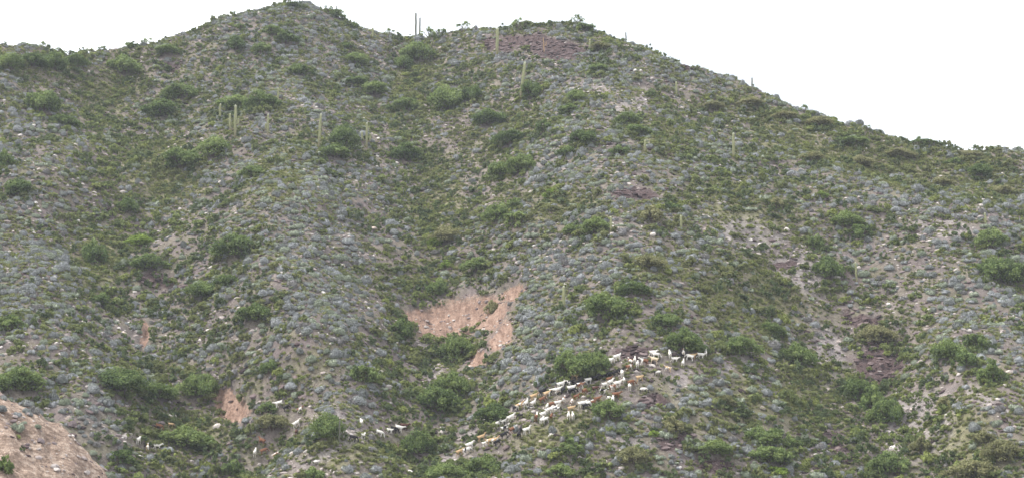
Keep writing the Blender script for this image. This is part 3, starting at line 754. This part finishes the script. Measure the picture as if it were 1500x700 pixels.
# ------------------------------------------------------------------ goats
def goat_body(pose):
    hx, hz = {'walk': (0.62, 0.87), 'graze': (0.66, 0.34), 'up': (0.58, 0.97), 'stand': (0.62, 0.84)}[pose]
    sw = {'walk': 0.13, 'graze': 0.03, 'up': 0.06, 'stand': 0.0}[pose]
    J = [(-.34, 0, .66, .155), (-.05, 0, .62, .185), (.24, 0, .64, .17), (.38, 0, .70, .11)]
    E = [(0, 1), (1, 2), (2, 3)]
    nk = ((.38 + hx) / 2 + .03, 0, (.70 + hz) / 2, .078); J.append(nk); E.append((3, 4))
    J.append((hx, 0, hz, .078)); E.append((4, 5))
    mz = (hx + .15, 0, hz - .09, .045) if pose != 'graze' else (hx + .06, 0, hz - .16, .045)
    J.append(mz); E.append((5, 6))
    J += [(-.47, 0, .73, .04), (-.53, 0, .82, .022)]; E += [(0, 7), (7, 8)]
    for s in (-1, 1):
        k = len(J); o = sw * s
        J += [(.25, .10 * s, .48, .07), (.26 + o * .6, .10 * s, .27, .038), (.25 + o, .10 * s, .02, .032)]; E += [(2, k), (k, k + 1), (k + 1, k + 2)]
        k = len(J); o = -sw * s
        J += [(-.33, .10 * s, .48, .09), (-.26 + o * .5, .10 * s, .38, .055), (-.40 + o * .8, .10 * s, .26, .036), (-.35 + o, .10 * s, .02, .032)]
        E += [(0, k), (k, k + 1), (k + 1, k + 2), (k + 2, k + 3)]
        k = len(J)
        J += [(hx - .04, .13 * s, hz + .0, .024)]; E += [(5, k)]
    me_ = bpy.data.meshes.new('gb'); me_.from_pydata([j[:3] for j in J], E, [])
    o = bpy.data.objects.new('gb', me_); COL.objects.link(o)
    md = o.modifiers.new('s', 'SKIN'); md.use_smooth_shade = True
    for v, j in zip(me_.skin_vertices[0].data, J): v.radius = (j[3], j[3])
    me_.skin_vertices[0].data[0].use_root = True
    o.modifiers.new('u', 'SUBSURF').levels = 1
    dg = bpy.context.evaluated_depsgraph_get(); dg.update()
    res = bpy.data.meshes.new_from_object(o.evaluated_get(dg)); res.name = 'goat'
    bpy.data.objects.remove(o); res.materials.clear(); res.materials.append(COAT['white'])
    hv, hf = [], []
    hs = []
    for s in (-1, 1):
        V, Fc = [], []
        tube(V, Fc, [(hx - .01, .035 * s, hz + .05), (hx - .05, .06 * s, hz + .17), (hx - .13, .09 * s, hz + .25), (hx - .22, .11 * s, hz + .26)], [.022, .018, .012, .005], 5)
        hs.append(mesh_from('horn', V, Fc, M['horn']))
    return res, hs
POSE = {k: goat_body(k) for k in ('walk', 'graze', 'up', 'stand')}
w_, k_, b_, t_ = 'white', 'black', 'brown', 'tan'
BW, RW, TWh, WB, TB, DB, CR, BF = 'black and white', 'brown and white', 'tan and white', 'white with a black head', 'tan with a black head', 'dark brown', 'cream', 'brown with white forequarters'
# px, py(centre), coat, heading (degrees, 0 = facing right, 180 left, 90 uphill away), pose
GOATS = [(841, 553, t_, 150, 'up'), (823, 566, w_, 10, 'walk'), (831, 563, BW, -15, 'walk'), (844, 564, k_, 5, 'walk'), (838, 571, WB, 5, 'walk'), (826, 573, k_, 60, 'stand'), (840, 576, k_, 20, 'graze'),
 (851, 567, RW, 20, 'walk'), (863, 560, WB, 10, 'walk'), (873, 556, k_, 15, 'walk'), (880, 554, k_, 5, 'graze'), (797, 577, k_, 10, 'walk'), (803, 579, TWh, 25, 'walk'), (784, 583, t_, 5, 'walk'), (796, 588, b_, 30, 'graze'), (811, 574, BW, 15, 'walk'), (819, 573, w_, 15, 'stand'),
 (763, 597, TWh, 15, 'walk'), (772, 593, w_, 60, 'up'), (783, 593, w_, 40, 'up'), (778, 598, BW, 10, 'graze'), (755, 600, k_, -40, 'stand'), (802, 598, w_, 70, 'stand'), (811, 594, b_, 15, 'walk'), (818, 593, w_, 20, 'walk'), (826, 588, RW, 55, 'up'),
 (798, 609, w_, 20, 'walk'), (806, 604, w_, 25, 'walk'), (813, 601, w_, 20, 'walk'), (817, 602, BW, 15, 'graze'), (786, 614, BF, 75, 'up'), (795, 619, w_, 60, 'stand'), (801, 617, w_, 20, 'graze'), (808, 612, b_, 70, 'stand'),
 (838, 601, TB, 5, 'walk'), (833, 613, w_, 85, 'stand'), (839, 612, w_, 95, 'stand'), (854, 595, w_, 5, 'walk'), (864, 594, w_, 20, 'walk'), (859, 597, k_, 10, 'graze'), (870, 591, b_, 40, 'walk'), (876, 587, b_, 20, 'walk'), (838, 591, RW, 70, 'stand'), (846, 583, b_, 15, 'walk'), (873, 571, DB, 10, 'graze'),
 (887, 566, w_, 25, 'walk'), (894, 557, b_, 20, 'walk'), (896, 563, w_, 40, 'walk'), (857, 575, b_, 60, 'graze'), (898, 588, w_, 80, 'stand'), (891, 585, BW, -20, 'walk'), (763, 610, k_, 170, 'graze'), (751, 614, w_, 15, 'walk'), (740, 618, w_, 10, 'walk'), (731, 624, w_, 30, 'walk'),
 (890, 531, w_, 150, 'walk'), (899, 530, w_, 20, 'walk'), (906, 525, WB, 15, 'walk'), (923, 530, RW, 130, 'up'), (930, 529, w_, 80, 'up'), (923, 540, RW, 30, 'graze'), (934, 536, w_, 80, 'stand'), (943, 533, BF, 180, 'walk'), (957, 531, CR, 170, 'stand'), (957, 519, w_, 20, 'walk'), (961, 523, w_, 15, 'graze'),
 (981, 521, w_, 95, 'stand'), (988, 528, w_, 15, 'walk'), (998, 526, k_, 10, 'walk'), (1001, 520, RW, 90, 'up'), (1001, 534, w_, 70, 'up'), (1009, 526, w_, 165, 'graze'), (1015, 524, t_, 10, 'walk'), (1026, 522, w_, 15, 'walk'), (1034, 519, w_, 75, 'up'), (977, 541, TWh, 170, 'walk'), (963, 549, BW, 10, 'graze'),
 (896, 549, k_, 10, 'walk'), (904, 547, k_, 15, 'walk'), (912, 544, k_, 20, 'walk'), (887, 552, k_, 10, 'walk'), (911, 550, w_, 100, 'graze'), (906, 565, w_, 10, 'walk'), (914, 558, w_, 95, 'stand'), (938, 557, TB, 10, 'stand'), (922, 570, w_, -85, 'stand'), (926, 563, b_, 30, 'graze'),
 (942, 574, BW, 0, 'graze'), (899, 571, RW, 30, 'graze'), (883, 574, BW, -10, 'walk'), (903, 582, b_, 10, 'walk'),
 (742, 629, BW, 10, 'walk'), (753, 631, BF, 25, 'walk'), (741, 639, k_, 10, 'graze'), (763, 631, k_, 80, 'stand'), (761, 639, k_, 70, 'stand'), (773, 633, w_, 20, 'up'), (707, 643, t_, 15, 'up'), (712, 651, w_, 5, 'graze'), (719, 649, TWh, 20, 'walk'), (728, 647, TWh, 15, 'walk'), (731, 650, k_, 10, 'graze'), (690, 654, w_, 15, 'walk'), (686, 661, BW, 5, 'graze'), (675, 665, t_, 20, 'walk'),
 (410, 596, w_, 175, 'walk'), (421, 600, k_, 10, 'graze'), (441, 601, RW, 0, 'walk'), (437, 623, w_, 25, 'walk'), (434, 636, DB, -80, 'stand'), (388, 662, b_, 10, 'graze'), (407, 668, RW, 0, 'graze'), (529, 620, w_, 110, 'stand'), (532, 639, w_, 65, 'up'), (516, 644, k_, 5, 'graze'), (554, 636, w_, 10, 'graze'), (570, 633, WB, 5, 'walk'), (576, 632, k_, 15, 'graze'), (583, 630, w_, 10, 'walk'), (591, 627, DB, 10, 'walk'), (382, 649, b_, 150, 'stand'),
 (203, 647, w_, 80, 'stand'), (216, 658, TWh, 95, 'up'), (230, 655, w_, 15, 'walk'), (374, 667, w_, 85, 'stand'), (250, 624, t_, 15, 'graze'), (231, 626, b_, 0, 'graze')]
def goat_zone(px, py):
    if px < 300: return 'straying at bottom left'
    if px < 480: return 'scattered around the bottom left bush'
    if px < 610: return 'in the gully left of the herd'
    if px < 780 and py > 623: return "in the herd's trailing lowest file"
    if px < 792: return "at the herd's left end"
    if px < 884 and py > 581: return "in the herd's lower file"
    if px < 884: return "in the herd's upper file"
    if py < 545: return "in the herd's leading line"
    return "in the herd's right part"
NOUN = {'white with a black head': 'white goat with black head', 'tan with a black head': 'tan goat with black head', 'brown with white forequarters': 'brown goat with white shoulders'}
gi = [dict(px=a, py=b2, c=c, h=h, pose=p_) for a, b2, c, h, p_ in GOATS]
VERB = {'walk': 'walking', 'graze': 'grazing with its head down', 'up': 'standing with raised head', 'stand': 'standing'}
def goat_lab(k, o, it):
    nm = NOUN.get(k[0], k[0] + ' goat')
    return nm + (f', {o} of those ' if o else ', the only one ') + k[1]
ordinals(gi, lambda it: (it['c'], goat_zone(it['px'], it['py'])), lambda it: it['px'], goat_lab)
goat_xy = []
proto = {}
for pose, (me_, hs) in POSE.items():
    proto[pose] = (me_, hs)
for n_, it in enumerate(gi):
    p_ = at(it['px'], it['py'] + 3.5)
    me_, hs = proto[it['pose']]
    small = 1.0 if random.random() > 0.2 else 0.82
    s = 1.25 * small * random.uniform(0.92, 1.08)
    o = put('goat', me_); o.location = (p_[0], p_[1], p_[2] - 0.03); o.scale = (s, s, s)
    hd = R(it['h'])
    # pitch the body to follow the ground along its heading
    dx, dy = math.cos(hd) * 0.5, math.sin(hd) * 0.5
    pitch = math.atan2(float(H(p_[0] + dx, p_[1] + dy) - H(p_[0] - dx, p_[1] - dy)), 1.0) * 0.5
    o.rotation_euler = (0, -pitch, hd)
    o.material_slots[0].link = 'OBJECT'; o.material_slots[0].material = COAT[it['c']]
    for hm in hs: put('horn', hm, o)
    tag(o, it['lab'], 'goat', 'goats of the herd crossing the slope')
    goat_xy.append((p_[0], p_[1]))
goat_xy = np.array(goat_xy)

# ------------------------------------------------------------------ pale boulders one can point at
BO = [(129, 240, 12, 'pale rounded boulder on the left rib, above the lime green bush'), (546, 335, 14, 'large pale boulder in the middle of the slope left of the gully'), (956, 343, 10, 'pinkish boulder between cushions below the stubby yellow cactus'),
 (1152, 336, 9, 'white stone on the open right flank'), (1479, 545, 13, 'pale cream boulder at the right edge beside green bushes'), (1336, 600, 7, 'small white stone on the gravel at lower right'), (100, 611, 10, 'whitish boulder just right of the bare knoll'),
 (253, 609, 11, 'pinkish boulder above two tan goats at lower left'), (319, 625, 15, 'long whitish boulder below the small red slip'), (182, 488, 11, 'white boulder on the lower left slope'), (74, 531, 6, 'small white stone above the knoll'), (207, 270, 9, 'grey boulder in the upper left gully'),
 (149, 316, 14, 'grey boulder on the left rib beside shrubs'), (248, 223, 12, 'grey boulder at the top of the left gully'), (648, 634, 11, 'rounded cream boulder on the goat path left of the herd'), (36, 145, 6, 'small white stone below the left shoulder'), (760, 385, 12, 'grey boulder above the red landslip'), (1010, 147, 5, 'small white stone high on the spur'),
 (105, 622, 16, 'grey flat boulder just below the whitish boulder by the knoll'), (235, 620, 13, 'grey boulder left of the tan goats at lower left'), (558, 543, 7, 'small pale stone on the slope left of the gravel chute')]
for n_, (px, py, w, lab) in enumerate(BO):
    p_ = at(px, py + 2); r_ = w * p_[1] / F / 2 * 1.05
    grey = 'grey' in lab
    o = put('boulder', BOULD[n_ % 3]); o.location = (p_[0], p_[1], p_[2] + r_ * 0.12); o.scale = (r_ * .9, r_, r_); o.rotation_euler = (0.1, 0.1, n_)
    if grey: o.material_slots[0].link = 'OBJECT'; o.material_slots[0].material = M['rock']
    tag(o, lab, 'boulder', 'boulders lying on the slope')

# ------------------------------------------------------------------ scatter
def pool(density, jitter=1.0):
    """world xy points, `density` per square metre, over everything the hill shows"""
    cell = 1 / math.sqrt(density)
    X, Y = np.meshgrid(np.arange(-160, 160, cell), np.arange(182, 468, cell), indexing='ij')
    X = X.ravel() + (rng.random(X.size) - 0.5) * cell * jitter * 1.6; Y = Y.ravel() + (rng.random(Y.size) - 0.5) * cell * jitter * 1.6
    ok = (np.abs(X) < Y * 0.306 + 12)
    X, Y = X[ok], Y[ok]
    Zp = H(X, Y); px, py = project(X, Y, Zp)
    # leave out what lies far behind the crest
    nrm = normal_at(X, Y); view = np.stack([X, Y, Zp], -1); view /= np.linalg.norm(view, axis=1, keepdims=True)
    facing = -(nrm * view).sum(1)
    ok = (facing > -0.12) & (py < 760) & (py > -40)
    return X[ok], Y[ok], Zp[ok], px[ok], py[ok], nrm[ok]
BP = np.array(bush_pts)
def free_of(X, Y, kb=0.8, goats=0.9):
    ok = np.ones(len(X), bool)
    for bx, by, r_ in BP:
        ok &= ((X - bx) ** 2 + (Y - by) ** 2) > (r_ * kb) ** 2
    if goats:
        for gx, gy in goat_xy:
            ok &= (np.abs(X - gx) > goats * 1.1) | (Y - gy > 0.5) | (Y - gy < -goats * 1.9)
    return ok
def knoll_at(X, Y): return grid_sample((wk * (GY < 215))[i0:i0 + len(xs_f), j0:j0 + len(ys_f)], X, Y)

def scatter(name, meshes, X, Y, Zp, nrm, size, sq, align, n_single, label, cat, group, stuff_name, stuff_label, zone_label=True, tall=(0.8, 1.2), sink=0.12, adj=None):
    N_ = len(X)
    rot_z = rng.random(N_) * 2 * np.pi
    up = nrm * align + np.array([0, 0, 1.0]) * (1 - align); up /= np.linalg.norm(up, axis=1, keepdims=True)
    # euler that sends +Z to up after a spin about Z
    rx = np.arcsin(np.clip(-up[:, 1], -1, 1)); ry = np.arctan2(up[:, 0], up[:, 2])
    sx = size * (1 + sq * (rng.random(N_) - 0.5)); sy = size * (1 + sq * (rng.random(N_) - 0.5)); sz = size * (tall[0] + (tall[1] - tall[0]) * rng.random(N_))
    kidx = rng.integers(0, len(meshes), N_)
    px, py = project(X, Y, Zp)
    vis = (px > 5) & (px < 1495) & (py > 5) & (py < 695)
    app = np.where(vis, sx / Y, 0)
    order = np.argsort(-app)
    single = set(order[:n_single].tolist())
    def eu(i):
        q = Vector((0, 0, 1)).rotation_difference(Vector(up[i])) @ Euler((0, 0, rot_z[i])).to_quaternion()
        return q.to_euler()
    Zs = Zp - size * sink
    sgl = [dict(i=i, k=(int(kidx[i]), zone_of(px[i], py[i])), px=px[i]) for i in order[:n_single]]
    ordinals(sgl, lambda it: it['k'], lambda it: it['px'], lambda k, o, it: (adj[k[0]] + ' ' if adj else '') + label.replace('@', k[1]) + (f', {o}' if o else ''))
    LB = {it['i']: it['lab'] for it in sgl}
    for i in order[:n_single]:
        o = put(name, meshes[kidx[i]]); o.location = (X[i], Y[i], Zs[i]); o.rotation_euler = eu(i); o.scale = (sx[i], sy[i], sz[i])
        tag(o, LB[i], cat, group)
    rest = np.array([i for i in range(N_) if i not in single])
    if len(rest) == 0: return
    pm = bpy.data.meshes.new(stuff_name)
    pm.vertices.add(len(rest)); pm.vertices.foreach_set('co', np.stack([X[rest], Y[rest], Zs[rest]], -1).ravel().astype(np.float32))
    a = pm.attributes.new('rot', 'FLOAT_VECTOR', 'POINT'); a.data.foreach_set('vector', np.array([tuple(eu(i)) for i in rest]).ravel().astype(np.float32))
    a = pm.attributes.new('scl', 'FLOAT_VECTOR', 'POINT'); a.data.foreach_set('vector', np.stack([sx[rest], sy[rest], sz[rest]], -1).ravel().astype(np.float32))
    a = pm.attributes.new('kid', 'INT', 'POINT'); a.data.foreach_set('value', kidx[rest].astype(np.int32))
    so = put(stuff_name, pm)
    src = bpy.data.collections.new(stuff_name + '_kinds')
    for i, mm in enumerate(meshes):
        src.objects.link(bpy.data.objects.new(f'{stuff_name}_kind_{i:02d}', mm))
    ng = bpy.data.node_groups.new(stuff_name, 'GeometryNodeTree')
    ng.interface.new_socket('Geometry', in_out='INPUT', socket_type='NodeSocketGeometry'); ng.interface.new_socket('Geometry', in_out='OUTPUT', socket_type='NodeSocketGeometry')
    gi_, go_ = ng.nodes.new('NodeGroupInput'), ng.nodes.new('NodeGroupOutput')
    ci = ng.nodes.new('GeometryNodeCollectionInfo'); ci.inputs['Collection'].default_value = src; ci.inputs['Separate Children'].default_value = True; ci.inputs['Reset Children'].default_value = True
    ip = ng.nodes.new('GeometryNodeInstanceOnPoints'); ip.inputs['Pick Instance'].default_value = True
    def at_(nm, ty):
        n2 = ng.nodes.new('GeometryNodeInputNamedAttribute'); n2.data_type = ty; n2.inputs['Name'].default_value = nm; return n2.outputs['Attribute']
    e2r = ng.nodes.new('FunctionNodeEulerToRotation')
    L = ng.links.new
    L(gi_.outputs[0], ip.inputs['Points']); L(ci.outputs[0], ip.inputs['Instance']); L(at_('kid', 'INT'), ip.inputs['Instance Index'])
    L(at_('rot', 'FLOAT_VECTOR'), e2r.inputs[0]); L(e2r.outputs[0], ip.inputs['Rotation']); L(at_('scl', 'FLOAT_VECTOR'), ip.inputs['Scale'])
    L(ip.outputs[0], go_.inputs[0])
    so.modifiers.new('scatter', 'NODES').node_group = ng
    tag(so, stuff_label, cat, None, 'stuff')

def concave(X, Y):
    e = 7.0
    return np.clip((H(X + e, Y) + H(X - e, Y) - 2 * H(X, Y)) / 2.0, -1.5, 1.5)
# cushions
X, Y, Zp, px, py, nrm = pool(0.95)
cl = fbm(X + 0.3 * Y, Y * 0.55, 13, 3, 61) + 0.7 * fbm(X, Y * 0.7, 4.5, 2, 64)
red_, dk_, sc_, gs_, gy_ = (field(px, py, L_) for L_ in (RED, DARK, SCREE, GRASS, GREY))
dens = 0.42 - 0.16 * concave(X, Y) + 0.5 * cl + 0.34 * gy_ - 1.25 * red_ - 1.0 * dk_ - 0.48 * sc_ - 0.34 * gs_ - 0.55 * knoll_at(X, Y)
ok = (rng.random(len(X)) < dens) & free_of(X, Y, 0.45, 1.2)
sel = np.nonzero(ok)[0]
size = 0.34 + 0.85 * rng.random(len(sel)) ** 2.1
size *= np.where(rng.random(len(sel)) < 0.05, 1.35, 1.0)
scatter('cushion_plant', CUSH, X[sel], Y[sel], Zp[sel], nrm[sel], size, 0.5, 0.35, 300, 'cushion plant @', 'cushion plant', 'cushion plants dotted over the hillside',
        'cushion_plants', 'countless small grey-green cushion plants covering the hillside', tall=(0.85, 1.25), sink=0.06,
        adj=['large two-domed blue-grey', 'large four-domed blue-grey', 'large clustered green-grey', 'large knobbly blue-grey', 'large compact dull grey', 'large many-domed green-grey', 'large many-domed blue-grey'])
# low green shrubs
X, Y, Zp, px, py, nrm = pool(0.75)
cl = fbm(X, Y, 13, 3, 71) + 0.4 * fbm(X, Y, 4, 2, 74)
red_, dk_, sc_, gs_, gy_ = (field(px, py, L_) for L_ in (RED, DARK, SCREE, GRASS, GREY))
dens = 0.47 + 0.28 * concave(X, Y) + 0.55 * cl + 0.24 * gs_ - 1.25 * red_ - 0.9 * dk_ - 0.22 * sc_ - 0.12 * gy_ - 0.5 * knoll_at(X, Y)
ok = (rng.random(len(X)) < dens) & free_of(X, Y, 0.45, 0.7)
for bx, by, br in BP:                      # thicker scrub round the big bushes
    d_ = np.hypot(X - bx, Y - by)
    ok |= (d_ > br * 0.45) & (d_ < br * 1.5) & (rng.random(len(X)) < 0.75)
ok &= free_of(X, Y, 0.4, 1.05)
sel = np.nonzero(ok)[0]
size = 0.4 + 1.25 * rng.random(len(sel)) ** 2.4
scatter('low_shrub', SHRUB, X[sel], Y[sel], Zp[sel], nrm[sel], size, 0.5, 0.25, 300, 'shrub @', 'shrub', 'low green shrubs dotted over the hillside',
        'low_shrubs', 'countless small green and olive shrubs covering the hillside', tall=(0.9, 1.4),
        adj=['rounded mid-green leafy', 'flat mid-green leafy', 'upright dark green', 'bushy mid-green', 'low yellow-green', 'rounded dark green', 'upright mid-green'])
# grass tufts
X, Y, Zp, px, py, nrm = pool(3.4)
red_, dk_, sc_, gs_, gy_ = (field(px, py, L_) for L_ in (RED, DARK, SCREE, GRASS, GREY))
dens = 0.40 + 0.7 * fbm(X, Y, 9, 3, 81) + 0.45 * gs_ - 1.3 * red_ - 0.9 * dk_ - 0.2 * sc_ - 0.6 * knoll_at(X, Y)
sel = np.nonzero((rng.random(len(X)) < dens) & free_of(X, Y, 0.4, 0))[0]
scatter('grass_tuft', TUFT, X[sel], Y[sel], Zp[sel], nrm[sel], 0.35 + 0.5 * rng.random(len(sel)), 0.3, 0.2, 0, '', 'grass', '', 'grass_tufts', 'yellow-green grass tufts between the shrubs', tall=(0.6, 1.1), sink=0.0)
# stones
X, Y, Zp, px, py, nrm = pool(3.4)
red_, dk_, sc_, gs_, gy_ = (field(px, py, L_) for L_ in (RED, DARK, SCREE, GRASS, GREY))
dens = 0.24 + 0.7 * fbm(X, Y, 8, 3, 91) + 0.55 * sc_ + 0.05 * red_ - 0.2 * gs_ + 0.25 * knoll_at(X, Y)
r_ = rng.random(len(X)); isdark = (rng.random(len(X)) < np.clip(dk_ * 1.4 + 0.2, 0, 0.95))  # sparse dark stones everywhere also stand in for shadow specks on the slope
sel = np.nonzero((r_ < dens) & ~isdark & free_of(X, Y, 0.5, 0))[0]
scatter('stone', ROCK, X[sel], Y[sel], Zp[sel], nrm[sel], 0.09 + 0.46 * rng.random(len(sel)) ** 4, 0.6, 0.5, 250, 'loose stone @', 'stone', 'loose stones on the slope',
        'loose_stones', 'loose grey and pinkish stones strewn over the slope', tall=(0.7, 1.1), sink=0.1, adj=['flattish grey-pink', 'blocky grey-pink', 'flat slab-like grey-pink', 'pale angular', 'tall pale'])
sel = np.nonzero((rng.random(len(X)) < 0.2 + 0.9 * dk_) & isdark)[0]
scatter('dark_stone', ROCKD, X[sel], Y[sel], Zp[sel], nrm[sel], 0.12 + 0.6 * rng.random(len(sel)) ** 2.4, 0.6, 0.5, 250, 'stone @', 'stone', 'dark stones of the outcrops',
        'dark_stones', 'dark brown rubble of the rocky outcrops', tall=(0.6, 1.1), sink=0.1, adj=['flat dark brown', 'blocky dark brown', 'slab-like dark brown', 'angular dark brown'])

# ------------------------------------------------------------------ thin summer haze in the air
bm = bmesh.new(); bmesh.ops.create_cube(bm, size=1)
hm = bpy.data.meshes.new('haze'); bm.to_mesh(hm); bm.free()
hz = put('haze', hm)
top, bot = float(Z.max()) + 12, float(Z.min()) - 4
hz.scale = (30000, 36000, top - bot); hz.location = (0, 0, (top + bot) / 2)
m = bpy.data.materials.new('haze'); m.use_nodes = True; m.node_tree.nodes.clear()
o_ = m.node_tree.nodes.new('ShaderNodeOutputMaterial'); v_ = m.node_tree.nodes.new('ShaderNodeVolumePrincipled')
v_.inputs['Color'].default_value = (0.84, 0.90, 1.0, 1); v_.inputs['Density'].default_value = 0.00018
m.node_tree.links.new(v_.outputs[0], o_.inputs['Volume'])
hm.materials.append(m)
tag(hz, 'thin pale haze over the hillside', 'haze', None, 'stuff')
